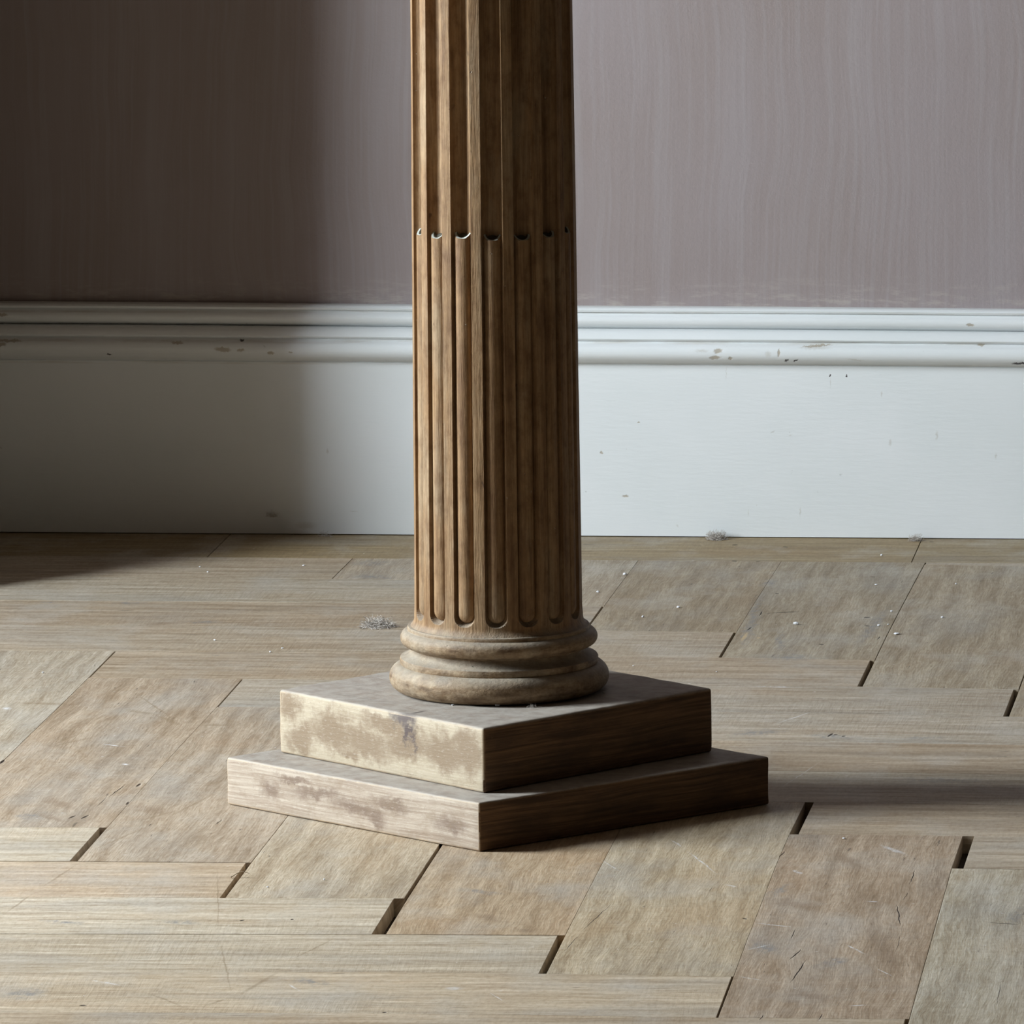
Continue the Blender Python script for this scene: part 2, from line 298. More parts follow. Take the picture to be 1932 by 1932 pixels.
def mat_shaft(base_part=False):
    k = NT('stripped_pine_turned' if base_part else 'stripped_pine_shaft', 0.62, 0.20)
    O = k.tc.outputs['Object']
    if base_part:
        g = k.noise(O, (40, 40, 160), 5, 0.6)
        f = k.noise(O, (230, 230, 420), 4, 0.65)
        cl = k.noise(O, (22, 22, 26), 4, 0.6)
        col = k.ramp(g, [(0.32, (0.150, 0.095, 0.055)), (0.50, (0.290, 0.205, 0.125)), (0.68, (0.400, 0.305, 0.200))])
        col = k.mix(k.rng(cl, 0.48, 0.66, 0, 0.75), col, (0.306, 0.248, 0.178))
        col = k.mix(k.rng(cl, 0.43, 0.28, 0, 0.75), col, (0.115, 0.074, 0.050))
    else:
        g = k.noise(O, (170, 170, 5), 6, 0.62)
        f = k.noise(O, (620, 620, 34), 4, 0.65)
        cl = k.noise(O, (34, 34, 9), 4, 0.62)
        col = k.ramp(g, [(0.30, (0.157, 0.085, 0.039)), (0.50, (0.264, 0.160, 0.079)), (0.70, (0.345, 0.227, 0.125))])
        col = k.mix(k.rng(cl, 0.50, 0.66, 0, 0.55), col, (0.322, 0.244, 0.158))
        col = k.mix(k.rng(cl, 0.44, 0.28, 0, 0.70), col, (0.123, 0.060, 0.028))
    col = k.mix(k.rng(f, 0.36, 0.60, 0.50, 0), col, k.mix(1.0, col, (0.60, 0.52, 0.44), 'MULTIPLY'))
    mo = k.noise(O, (95, 95, 60), 5, 0.7)
    col = k.mix(k.rng(mo, 0.50, 0.64, 0, 0.50), col, k.mix(1.0, col, (0.58, 0.48, 0.40), 'MULTIPLY'))
    col = k.mix(k.rng(mo, 0.47, 0.36, 0, 0.40), col, k.mix(1.0, col, (1.40, 1.40, 1.40), 'MULTIPLY'))
    pit = k.rng(k.noise(O, (110, 110, 60), 2, 0.5), 0.735, 0.775)
    col = k.mix(k.ma('MULTIPLY', pit, 0.7), col, (0.054, 0.028, 0.017))
    nick = k.rng(k.noise(O, (150, 150, 110), 2, 0.5), 0.76, 0.79)
    col = k.mix(k.ma('MULTIPLY', nick, 0.6), col, (0.459, 0.382, 0.304))
    col = dusted(k, col, 0.6)
    h = k.ma('ADD', k.ma('MULTIPLY', f, 0.8), k.ma('ADD', k.noise(O, (45, 45, 45), 3), k.ma('MULTIPLY', nick, -1.0)))
    return k.done(col, k.bump(h, 0.0010, 0.75), k.rng(cl, 0.3, 0.7, 0.50, 0.68))

# stains on the two faces of the plinth blocks; UV metres, u from the left corner to the front corner, then on to the right corner
UP_ST = [(.030, .018, .030, .020, 10), (.075, .030, .045, .024, 0), (.120, .026, .050, .020, -12), (.175, .032, .05, .022, 0), (.225, .030, .045, .024, 0), (.100, .014, .018, .010, 0), (.145, .046, .04, .010, 0), (.255, .036, .03, .03, 0), (.015, .048, .02, .02, 0)]
LO_ST = [(.120, .026, .050, .008, 3), (.170, .020, .045, .010, -6), (.060, .022, .020, .014, 0), (.215, .028, .035, .009, 0), (.290, .020, .030, .012, 0), (.090, .035, .03, .005, 0), (.195, .012, .018, .010, -20)]
def mat_plinth(name, stains, upper):
    k = NT(name, 0.62, 0.3)
    U = k.node('ShaderNodeUVMap', uv_map='grain').outputs[0]
    O = k.tc.outputs['Object']
    wob = k.vm('SCALE', k.vm('SUBTRACT', k.noise(U, (75, 75, 1), 5, 0.68, col=True), (0.470, 0.458, 0.456)), 0.040 if upper else 0.026)
    P = k.vm('ADD', U, wob)
    g = k.noise(k.vm('ADD', U, k.vm('MULTIPLY', k.noise(U, (6, 6, 1), 2, col=True), (0, 0.01, 0))), (9, 330, 1), 5, 0.62)
    f = k.noise(U, (160, 520, 1), 4, 0.7)
    side = k.node('ShaderNodeAttribute', attribute_name='side').outputs['Fac']     # 0 pale face, 1 brown-stained face with its shade painted in
    if upper:
        pale = k.ramp(g, [(0.3, (0.400, 0.325, 0.225)), (0.7, (0.485, 0.410, 0.305))])
        stain = (0.215, 0.148, 0.090)
    else:
        pale = k.ramp(g, [(0.34, (0.290, 0.215, 0.155)), (0.66, (0.500, 0.420, 0.335))])
        stain = (0.185, 0.125, 0.088)
    m = k.union([k.blob(P, *c, soft=0.35 if upper else 0.2) for c in stains])
    pale = k.mix(k.ma('MULTIPLY', m, 0.85), pale, stain)
    bl = k.rng(k.noise(U, (48, 60, 1), 5, 0.7), 0.50, 0.68)
    pale = k.mix(k.ma('MULTIPLY', bl, 0.45), pale, (0.245, 0.174, 0.109))
    sp = k.rng(k.noise(U, (330, 330, 1), 3, 0.7), 0.60, 0.72)
    pale = k.mix(k.ma('MULTIPLY', sp, 0.35), pale, (0.168, 0.118, 0.082))
    pale = k.mix(k.rng(f, 0.55, 0.70, 0, 0.3), pale, (0.658, 0.596, 0.511))
    if upper:
        kn = k.union([k.blob(P, .172, .056, .024, .014, 0, 0.3), k.blob(P, .176, .043, .009, .016, 12, 0.3), k.blob(P, .186, .034, .0045, .018, 8, 0.0)])
        pale = k.mix(k.ma('MULTIPLY', kn, 0.85), pale, (0.070, 0.051, 0.055))
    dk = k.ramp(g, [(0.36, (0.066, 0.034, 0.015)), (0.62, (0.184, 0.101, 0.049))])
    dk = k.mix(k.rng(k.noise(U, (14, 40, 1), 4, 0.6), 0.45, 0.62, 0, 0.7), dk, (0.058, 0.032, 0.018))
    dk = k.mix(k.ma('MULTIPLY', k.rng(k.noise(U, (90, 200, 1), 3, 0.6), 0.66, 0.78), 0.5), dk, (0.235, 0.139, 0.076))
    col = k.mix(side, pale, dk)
    worn = k.node('ShaderNodeAttribute', attribute_name='worn').outputs['Fac']      # rubbed arrises
    wn = k.rng(k.noise(O, (60, 60, 200), 4, 0.7), 0.40, 0.55)
    col = k.mix(k.ma('MULTIPLY', k.ma('MULTIPLY', worn, wn), 0.6), col, k.mix(side, (0.50, 0.385, 0.26), (0.24, 0.15, 0.085)))
    col = dusted(k, col, 0.92, (0.40, 0.36, 0.315))
    if upper:   # the knot and its crack run over the arris on to the top
        kt = k.union([k.blob(O, -.0660, -.1110, .020, .011, -42, 0.1), k.blob(O, -.057, -.100, .019, .0045, 58, 0.0)])
        g_ = k.node('ShaderNodeSeparateXYZ'); k.l.new(O, g_.inputs[0])
        kt = k.ma('MULTIPLY', kt, k.rng(g_.outputs[2], 0.0975, 0.0990))
        col = k.mix(k.ma('MULTIPLY', kt, 0.8), col, (0.058, 0.043, 0.042))
    h = k.ma('ADD', k.ma('MULTIPLY', g, 0.8), k.ma('MULTIPLY', f, 0.5))
    return k.done(col, k.bump(h, 0.0008, 0.6))

M_WALL = mat_wall(); M_BASE = mat_baseboard(); M_FLOOR = mat_floor()
M_SUB = flat('dark_subfloor', (0.045, 0.032, 0.022))
M_CEIL = flat('timber_ceiling', (0.10, 0.07, 0.045))
M_SHAFT = mat_shaft(); M_TURN = mat_shaft(True)
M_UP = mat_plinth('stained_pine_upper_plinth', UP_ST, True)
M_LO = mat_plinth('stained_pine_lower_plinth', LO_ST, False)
M_CRUST = flat('pale_green_paint_residue', (0.50, 0.52, 0.47))
M_HOLE = flat('dark_hollow', (0.085, 0.075, 0.055))  # darker colour for the inside of each scooped rod end
M_DUST = flat('grey_lint', (0.56, 0.51, 0.46), 0.95)
M_CRUMB = flat('white_plaster', (0.82, 0.82, 0.84), 0.9)
M_DARKWALL = flat('dark_brown_far_wall', (0.06, 0.045, 0.03))
M_FRAME = flat('white_window_paint', (0.75, 0.76, 0.75), 0.4)

# ------------------------------------------------------------------ walls, ceiling
RX, FY, CZ = 3.2, -8.4, 2.9
def wy(x): return 1.56084913 + (x + 0.73229263) * 0.0028088      # line of the back wall
WT = 0.2434
bm = bmesh.new()
v = [bm.verts.new(p) for p in ((WALL_X, wy(WALL_X), 0), (RX, wy(RX), 0), (RX, wy(RX), CZ), (WALL_X, wy(WALL_X), CZ),
     (WALL_X, wy(WALL_X) + .2, 0), (RX, wy(RX) + .2, 0), (RX, wy(RX) + .2, CZ), (WALL_X, wy(WALL_X) + .2, CZ))]
for f in ((0, 1, 2, 3), (5, 4, 7, 6), (0, 3, 7, 4), (1, 5, 6, 2), (3, 2, 6, 7), (0, 4, 5, 1)): bm.faces.new([v[i] for i in f])
obj('wall_back', bm, M_WALL, kind='structure')
BX, BY = -0.775, 1.112      # corner of an unseen block, added to shade the back wall's left end
bm = bmesh.new(); box(bm, WALL_X, BX, BY, wy(-2.1), 0, CZ)
obj('wall_shade_block', bm, M_WALL, kind='structure')
bm = bmesh.new()
x0, x1 = WALL_X - 0.25, WALL_X
box(bm, x0, x1, FY, WIN_Y0, 0, CZ); box(bm, x0, x1, WIN_Y1, wy(WALL_X) + .2, 0, CZ)
box(bm, x0, x1, WIN_Y0, WIN_Y1, 0, WIN_Z0); box(bm, x0, x1, WIN_Y0, WIN_Y1, WIN_Z1, CZ)
obj('wall_left', bm, M_WALL, kind='structure')
bm = bmesh.new(); box(bm, RX, RX + .2, FY, wy(RX) + .2, 0, CZ); obj('wall_right', bm, M_DARKWALL, kind='structure')
bm = bmesh.new(); box(bm, WALL_X - .25, RX + .2, FY - .2, FY, 0, CZ); obj('wall_front', bm, M_DARKWALL, kind='structure')
bm = bmesh.new(); box(bm, WALL_X - .25, RX + .2, FY - .2, wy(RX) + .2, CZ, CZ + .1); obj('ceiling', bm, M_CEIL, kind='structure')
# window: casing round the opening (bars are outside the picture and left thin)
bm = bmesh.new()
for a in ((WIN_Y0, WIN_Y0 + .05, WIN_Z0, WIN_Z1), (WIN_Y1 - .05, WIN_Y1, WIN_Z0, WIN_Z1), (WIN_Y0, WIN_Y1, WIN_Z0, WIN_Z0 + .05), (WIN_Y0, WIN_Y1, WIN_Z1 - .05, WIN_Z1),
          (WIN_Y0, WIN_Y1, (WIN_Z0 + WIN_Z1) / 2 - .02, (WIN_Z0 + WIN_Z1) / 2 + .02)):
    box(bm, WALL_X - .12, WALL_X - .08, *a)
obj('window_1', bm, M_FRAME, kind='structure')

# ------------------------------------------------------------------ baseboard
# profile: (stands out from the wall, height) from the top down
PROF = [(0.0, .2484), (.0110, .2484), (.0150, .2474), (.0166, .2455), (.0156, .2434), (.0128, .2427), (.0134, .2418),
        (.0180, .2395), (.0202, .2365), (.0204, .2330), (.0180, .2295), (.0135, .2270), (.0095, .2256), (.0090, .2251),
        (.0190, .2247), (.0225, .2236), (.0268, .2195), (.0280, .2160), (.0266, .2142), (.0240, .2133), (.0252, .2122),
        (.0305, .2100), (.0332, .2060), (.0340, .2010), (.0325, .1965), (.0285, .1925), (.0232, .1897), (.0188, .1884), (.0176, .1874),
        (.0190, .1864), (.0190, .1300), (.0190, .0600), (.0190, .0010), (.0, .0010)]
def board(name, pts, nseg):
    """run the moulding profile along a plan line; pts = [(x, y, out_x, out_y)]"""
    bm = bmesh.new(); rows = []
    for x, y, ox, oy, top in pts:
        rows.append([bm.verts.new((x + ox * p, y + oy * p, z if z < .05 else z + top)) for p, z in PROF])
    for a, b in zip(rows, rows[1:]):
        for i in range(len(PROF) - 1):
            f = bm.faces.new((a[i], a[i + 1], b[i + 1], b[i]))
    o = obj(name, bm, M_BASE, kind='structure')
    for p in o.data.polygons: p.use_smooth = True
    return o
pts = []
n = 60
for i in range(n + 1):
    x = BX + (RX - BX) * i / n
    top = -.0048 * (min(max(x, -.9), .8) + .055) / 1.11 - 0.0002 + .0003 * math.sin(9 * x)
    pts.append((x, wy(x), 0, -1, top))
board('baseboard_back', pts, n)
pts = [(WALL_X + .01, BY, -1, -1, 0), (BX, BY, 1, -1, 0), (BX, wy(BX) - .02, 1, 0, 0)]
board('baseboard_shade_block', pts, 1)
for nm in ('baseboard_back', 'baseboard_shade_block'):
    o = bpy.data.objects[nm]
    es = o.modifiers.new('edges', 'EDGE_SPLIT'); es.split_angle = math.radians(38)

# ------------------------------------------------------------------ parquet floor: herringbone boards, each a solid with worn edges
WC = [(-0.326419, -0.280574), (0.149469, 0.006256), (-0.001059, 0.152205), (9.8e-05, -0.008065), (0.00173, -0.009107), (0.001342, 0.000363)]
RES = [((0, 0), (3.8, .8)), ((1, -1), (2.5, -1.9)), ((2, -2), (0, 2.1)), ((3, -3), (-2.1, 2.1)), ((4, -4), (-5.3, -3.2)), ((-1, 6), (-3.2, .5)), ((0, 5), (-4.4, -1.5)),
       ((4, 1), (4.5, -1.3)), ((5, 0), (4.7, 2.5)), ((5, 5), (-1.2, -.7)), ((4, 6), (-2.8, -.6)), ((3, 7), (-1, 1.1)), ((0, 10), (4.4, .1))]
def lat(u, v):
    cu, cv = min(max(u, -3), 8), min(max(v, -7), 12)
    q = (cu * cu / 10, cu * cv / 10, cv * cv / 10)
    p = [WC[0][i] + WC[1][i] * u + WC[2][i] * v + WC[3][i] * q[0] + WC[4][i] * q[1] + WC[5][i] * q[2] for i in (0, 1)]
    s = sw = 0; sx = sy = 0
    for (a, b), (ex, ey) in RES:                  # every board sits a few millimetres off the ideal lattice
        w_ = math.exp(-((a - u) ** 2 + (b - v) ** 2) / 1.2)
        sx += w_ * ex; sy += w_ * ey; s += w_
    s = max(s, 1.0)
    p[0] -= sx / s / 2150; p[1] += sy / s / 2150 / 0.18 * 1.0
    return Vector((p[0], p[1], 0))

def clip(poly, nx, ny, d):
    out = []
    for i, a in enumerate(poly):
        b = poly[(i + 1) % len(poly)]
        fa, fb = nx * a.x + ny * a.y - d, nx * b.x + ny * b.y - d
        if fa <= 0: out.append(a)
        if (fa < 0 < fb) or (fb < 0 < fa): out.append(a + (b - a) * (fa / (fa - fb)))
    return out

fbm = bmesh.new()
uvl = fbm.loops.layers.uv.new('grain')
tl = fbm.loops.layers.float_color.new('tint')
TH = 0.016
def plank(poly, org, along, tint, lift=0.0):
    if len(poly) < 3: return
    cen = sum(poly, Vector()) / len(poly)
    off = Vector((random.uniform(0, 40), random.uniform(0, 40)))
    across = Vector((-along.y, along.x, 0))
    n = len(poly); ins = []
    for i, p in enumerate(poly):
        a = (poly[i - 1] - p); b = (poly[(i + 1) % n] - p)
        if a.length < 1e-5 or b.length < 1e-5: return
        nn = Vector((a.y, -a.x, 0)).normalized() + Vector((-b.y, b.x, 0)).normalized()
        ins.append(p + nn * 0.00022)
    rx, ry = 0.0, 0.0
    def hz(p): return lift + (p - cen).x * rx + (p - cen).y * ry
    top = [fbm.verts.new((p.x, p.y, hz(p))) for p in ins]
    rim = [fbm.verts.new((p.x, p.y, hz(p) - 0.0001)) for p in poly]
    bot = [fbm.verts.new((p.x, p.y, -TH)) for p in poly]
    fs = [fbm.faces.new(top)]
    for i in range(n):
        j = (i + 1) % n
        fs.append(fbm.faces.new((rim[i], rim[j], top[j], top[i])))
        fs.append(fbm.faces.new((bot[i], bot[j], rim[j], rim[i])))
    for k_, f in enumerate(fs):
        for l in f.loops:
            d = l.vert.co - org
            l[uvl].uv = (d.dot(along) + off.x, d.dot(across) + off.y + (d.z if k_ else 0))
            l[tl] = (*tint, 1)

PAL = [(0.471, 0.402, 0.319), (0.491, 0.437, 0.360), (0.443, 0.365, 0.279), (0.454, 0.402, 0.336), (0.419, 0.351, 0.279), (0.481, 0.411, 0.325)]
def quad(u0, v0, du, dv, gl, gr, gb=.0, gt=.0):
    a, b, c, d = lat(u0, v0), lat(u0 + du, v0), lat(u0 + du, v0 + dv), lat(u0, v0 + dv)
    ex = (b - a).normalized(); ey = (d - a).normalized()
    lo = [lat(u0 + i, v0) + ey * gb for i in range(du + 1)]; hi = [lat(u0 + i, v0 + dv) - ey * gt for i in range(du + 1)]
    le = [lat(u0, v0 + i) + ex * gl for i in range(dv + 1)]; ri = [lat(u0 + du, v0 + i) - ex * gr for i in range(dv + 1)]
    A_, B_, C_, D_ = a + ex * gl + ey * gb, b - ex * gr + ey * gb, c - ex * gr - ey * gt, d + ex * gl - ey * gt
    return [A_] + lo[1:-1] + [B_] + ri[1:-1] + [C_] + hi[1:-1][::-1] + [D_] + le[1:-1][::-1]
# gaps in metres by board: right end and left end of boards lying along the wall, joints of the others
def h_right(u, v):      # gap at the right end of the board whose lower right corner is lattice point (u, v)
    return {(0, 0): .0066, (1, -1): .0045, (2, -2): .0085, (3, -3): .0064, (4, -4): .0016,
            (5, 5): .0046, (4, 6): .0044, (3, 7): .0027, (2, 8): .0022, (0, 10): .0006, (1, 9): .0010}.get((u, v))
def h_left(u, v):
    return {(-1, 6): .0016, (0, 5): .0014, (4, 1): .0078, (5, 0): .0100, (1, 4): .004, (2, 3): .005, (3, 2): .006, (6, -1): .009, (0, 10): .0006}.get((u, v))
V_LEFT = {(2, -2): .0032, (1, -1): .0005, (5, 5): .0010, (0, 0): .0002, (4, 6): .0007, (3, 7): .0002, (3, -3): .0002, (4, -4): .0002, (-1, 1): .0005}
TINT_V = {(0, 0): (0.408, 0.337, 0.263), (1, -1): (0.458, 0.386, 0.294), (2, -2): (0.448, 0.348, 0.244), (3, -3): (0.477, 0.398, 0.289), (4, -4): (0.403, 0.318, 0.239), (5, -5): (0.454, 0.408, 0.330),
          (-1, 1): (0.403, 0.327, 0.250), (-2, 2): (0.454, 0.402, 0.330), (3, 7): (0.357, 0.308, 0.236), (4, 6): (0.376, 0.321, 0.244), (5, 5): (0.388, 0.332, 0.250), (2, 8): (0.342, 0.283, 0.205)}
TINT_H = {(-5, 0): (0.560, 0.497, 0.405), (-4, -1): (0.530, 0.430, 0.324), (-3, -2): (0.560, 0.497, 0.405), (-2, -3): (0.560, 0.487, 0.387), (-1, -4): (0.540, 0.454, 0.347), (0, -5): (0.530, 0.439, 0.333), (1, -6): (0.520, 0.430, 0.324)}
BORD = 1.3830
ALX = Vector((0.9991, 0.0418, 0)).normalized(); ALY = Vector((-0.007, 1, 0)).normalized()
for m in range(-14, 10):
    for k in range(-70, 71):
        # board along the wall: lower left lattice corner
        u0, v0 = k + 5 * m, 5 - k + 5 * m
        c = lat(u0 + 2.5, v0 + .5)
        if -3.9 < c.x < 3.9 and FY - .6 < c.y < 2.2:
            gr = h_right(u0 + 5, v0); gl = h_left(u0, v0)
            if gr is None: gr = random.uniform(.0008, .005)
            if gl is None: gl = random.uniform(.0008, .005)
            q = quad(u0, v0, 5, 1, gl, gr, random.choice((.0001, .0003, .0006)), .0001)
            q = clip(clip(clip(q, 0, 1, BORD), -1, 0, -WALL_X), 1, 0, RX)
            q = clip(q, 0, -1, -FY)
            t = TINT_H.get((u0, v0)) or random.choice(PAL[:4] + [PAL[5]]); j = random.uniform(.98, 1.10)
            if len(q) > 2: plank(q, lat(u0, v0), (lat(u0 + 5, v0) - lat(u0, v0)).normalized(), [x * j for x in t], random.choice((0, 0, 0, -.0003)))
        u0, v0 = k + 5 * m, -k + 5 * m
        c = lat(u0 + .5, v0 + 2.5)
        if -3.9 < c.x < 3.9 and FY - .6 < c.y < 2.2:
            q = quad(u0, v0, 1, 5, V_LEFT.get((u0, v0), .0003), .0001, .0003, .0002)
            q = clip(clip(clip(q, 0, 1, BORD), -1, 0, -WALL_X), 1, 0, RX)
            q = clip(q, 0, -1, -FY)
            t = TINT_V.get((u0, v0)) or random.choice(PAL); j = 1.09 if (u0, v0) in TINT_V else random.uniform(.92, 1.06)
            if len(q) > 2: plank(q, lat(u0, v0), (lat(u0, v0 + 5) - lat(u0, v0)).normalized(), [x * j for x in t], 0.0)
# border boards along the back wall
xs = [WALL_X, -1.5, -0.4795, 0.2695, 1.45, 2.5, RX]
for a, b in zip(xs, xs[1:]):
    q = [Vector((a + .0006, BORD + .0006, 0)), Vector((b - .0004, BORD + .0006, 0)), Vector((b - .0004, wy(b) + .02, 0)), Vector((a + .0006, wy(a) + .02, 0))]
    plank(q, q[0], Vector((1, 0, 0)), [x * random.uniform(.92, 1.0) for x in (.37, .285, .18)])
for f in fbm.faces: f.material_index = 0
box(fbm, WALL_X, RX, FY, wy(RX) + .1, -.05, -.0155, 1)
floor = obj('floor', fbm, [M_FLOOR, M_SUB], kind='structure')

# ------------------------------------------------------------------ the column pedestal
AX, AY = 0.0, 0.0225          # axis of the shaft
ped = bpy.data.objects.new('column_pedestal', None); C.objects.link(ped)
ped.location = (0, 0, 0)
tag(ped, 'tall fluted wooden column pedestal on a two-step square plinth standing on the parquet', 'pedestal')

def plinth(name, corners, z0, z1, mat, bev, seed):
    """square block; faces L-F pale, F-R dark; worn, slightly wavy arrises"""
    L, F, R = [Vector((*c, 0)) for c in corners]
    B = L + R - F
    bm = bmesh.new()
    cs = [L, F, R, B]
    lo = [bm.verts.new((c.x, c.y, z0)) for c in cs]; hi = [bm.verts.new((c.x, c.y, z1)) for c in cs]
    bm.faces.new(hi); bm.faces.new(lo[::-1])
    for i in range(4):
        j = (i + 1) % 4
        bm.faces.new((lo[i], lo[j], hi[j], hi[i]))
    bmesh.ops.bevel(bm, geom=bm.edges[:], offset=bev, segments=3, profile=0.5, affect='EDGES')
    for axis, cnt in ((Vector((F - L)).normalized(), 34), (Vector((R - F)).normalized(), 34)):
        o0 = min(v.co.dot(axis) for v in bm.verts); o1 = max(v.co.dot(axis) for v in bm.verts)
        for i in range(1, cnt):
            t = o0 + (o1 - o0) * i / cnt
            bmesh.ops.bisect_plane(bm, geom=bm.verts[:] + bm.edges[:] + bm.faces[:], plane_co=axis * t, plane_no=axis)
    for i in range(1, 5):
        bmesh.ops.bisect_plane(bm, geom=bm.verts[:] + bm.edges[:] + bm.faces[:], plane_co=Vector((0, 0, z0 + (z1 - z0) * i / 5)), plane_no=Vector((0, 0, 1)))
    cen = (L + R) / 2
    for v in bm.verts:
        c = v.co
        n1 = noise.noise(c * 22 + Vector((seed, 0, 0))); n2 = noise.noise(c * 90 + Vector((0, seed, 0)))
        out = Vector((c.x - cen.x, c.y - cen.y, 0)).normalized()
        amp = 0.0006
        v.co = c + out * (n1 * amp + n2 * 0.0004)
        if c.z > z1 - 0.0035 : v.co.z += n2 * 0.0004 + n1 * .0003
    uv = bm.loops.layers.uv.new('grain'); sd = bm.faces.layers.float.new('side_f')
    bm.normal_update()
    side = bm.verts.layers.float  # unused
    a1 = (F - L).normalized(); a2 = (R - F).normalized()
    n_left = Vector((a1.y, -a1.x, 0)); n_right = Vector((a2.y, -a2.x, 0))
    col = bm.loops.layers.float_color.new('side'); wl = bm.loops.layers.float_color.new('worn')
    for f in bm.faces:
        dl, dr = f.normal.dot(n_left), f.normal.dot(n_right)
        top = abs(f.normal.z) > 0.8
        for l in f.loops:
            c = l.vert.co
            if top: l[uv].uv = ((c - L).dot(a1), (c - L).dot(a2) + 3)
            elif abs(dl) >= abs(dr): l[uv].uv = ((c - L).dot(a1), c.z - z0)
            else: l[uv].uv = ((F - L).length + (c - F).dot(a2), c.z - z0)
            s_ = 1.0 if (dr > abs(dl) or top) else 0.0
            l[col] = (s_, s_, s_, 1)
            e_ = 1.0 if max(abs(f.normal.z), abs(dl), abs(dr)) < 0.985 else 0.0
            l[wl] = (e_, e_, e_, 1)
    o = obj(name, bm, mat, ped)
    for p in o.data.polygons: p.use_smooth = True
    es = o.modifiers.new('edges', 'EDGE_SPLIT'); es.split_angle = math.radians(50)
    return o
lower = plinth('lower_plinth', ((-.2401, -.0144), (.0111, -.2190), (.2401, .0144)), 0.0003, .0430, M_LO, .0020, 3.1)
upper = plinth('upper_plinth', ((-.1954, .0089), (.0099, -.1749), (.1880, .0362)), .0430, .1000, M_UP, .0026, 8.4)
lower['label'] = 'wide thin bottom step with a pale weathered left face'
upper['label'] = 'thick middle block, cream with brown water stains and a dark knot'

def lathe(bm, prof, segs=160, cap=True, jitter=0.0):
    rings = []
    for r, z in prof:
        ring = []
        for i in range(segs):
            a = 2 * math.pi * i / segs
            rr = r + jitter * noise.noise(Vector((math.cos(a) * 3, math.sin(a) * 3, z * 60)))
            ring.append(bm.verts.new((AX + rr * math.cos(a), AY + rr * math.sin(a), z)))
        rings.append(ring)
    for a, b in zip(rings, rings[1:]):
        for i in range(segs):
            bm.faces.new((a[i], a[(i + 1) % segs], b[(i + 1) % segs], b[i]))
    if cap:
        bm.faces.new(rings[0][::-1]); bm.faces.new(rings[-1])

def arc(cr, cz, rr, rz, a0, a1, n):
    return [(cr + rr * math.cos(math.radians(a0 + (a1 - a0) * i / n)), cz + rz * math.sin(math.radians(a0 + (a1 - a0) * i / n))) for i in range(n + 1)]
# lower torus, fillet, scotia | upper torus, fillet
p1 = [(.0800, .1000), (.0845, .1002)] + arc(.0850, .1126, .0124, .0122, -78, 66, 18) + [(.0885, .1242), (.0872, .1244), (.0876, .1252), (.0877, .1290), (.0872, .1303)]
p1 += [(.0852, .1310), (.0822, .1322), (.0790, .1342), (.0770, .1362), (.0762, .1380)]
bm = bmesh.new(); lathe(bm, p1, jitter=.0005)
mo = obj('lower_torus', bm, M_TURN, ped, True)
mo.modifiers.new('edges', 'EDGE_SPLIT').split_angle = math.radians(42)
p2 = [(.0745, .1378), (.0770, .1380), (.0778, .1386), (.0778, .1396), (.0766, .1400)] + arc(.0786, .1474, .0088, .0076, -75, 68, 16) + [(.0812, .1546), (.0808, .1550), (.0808, .1572), (.0800, .1582), (.0780, .1584), (.0740, .1584)]
bm = bmesh.new(); lathe(bm, p2, jitter=.0004)
mo = obj('upper_torus', bm, M_TURN, ped, True)
mo.modifiers.new('edges', 'EDGE_SPLIT').split_angle = math.radians(42)

# shaft with sixteen flutes
NFL = 16; A0 = math.radians(-84.4); STEP = 2 * math.pi / NFL
ZB, ZR, ZTOP = .1668, .5205, 1.06
def rad(z):
    r = .0746 - .0034 * (z - .16) / .55
    if z < .1655: r += .0034 * ((.1655 - z) / .0071) ** 2
    return r
HW = .0098; DEP = .0088
def shaft_r(a, z):
    R = rad(z)
    k_ = round((a - A0) / STEP)
    d = (a - A0 - k_ * STEP) * R
    hw = HW * R / .0746
    t = z
    if t < ZB + hw: rho = math.hypot(d, ZB + hw - t)
    elif t > ZTOP - .06 - hw: rho = math.hypot(d, t - (ZTOP - .06 - hw))
    else: rho = abs(d)
    if rho >= hw: return R
    return R - DEP * max(0, 1 - (rho / hw) ** 2) ** 0.5
angs = []
for i in range(NFL):
    c = A0 + i * STEP
    hwa = HW / .0746
    for t in [-1.0, -.985, -.95, -.88, -.78, -.65, -.5, -.34, -.17, 0, .17, .34, .5, .65, .78, .88, .95, .985, 1.0]:
        angs.append(c + t * hwa)
    for t in (.06, .3, .7, .94): angs.append(c + hwa + t * (STEP - 2 * hwa))
zs = [.1584, .1592, .1602, .1614, .1630, .1645, .1655, .1662]
z = .1666
while z < .1790: zs.append(z); z += .00045
while z < ZTOP - .075: zs.append(z); z += .012
z = ZTOP - .075
while z < ZTOP - .058: zs.append(z); z += .0008
zs += [ZTOP - .04, ZTOP - .02, ZTOP]
bm = bmesh.new(); rings = []
for z in zs:
    ring = []
    for a in angs:
        r = shaft_r(a, z)
        r += .00022 * noise.noise(Vector((math.cos(a) * 14, math.sin(a) * 14, z * 9)))
        ring.append(bm.verts.new((AX + r * math.cos(a), AY + r * math.sin(a), z)))
    rings.append(ring)
for a, b in zip(rings, rings[1:]):
    for i in range(len(angs)):
        j = (i + 1) % len(angs)
        bm.faces.new((a[i], a[j], b[j], b[i]))
bm.faces.new(rings[0][::-1]); bm.faces.new(rings[-1])
shaft = obj('shaft', bm, M_SHAFT, ped, True)
shaft.modifiers.new('edges', 'EDGE_SPLIT').split_angle = math.radians(35)
shaft['label'] = 'golden brown fluted shaft, its flutes open above and filled with rounded rods below'

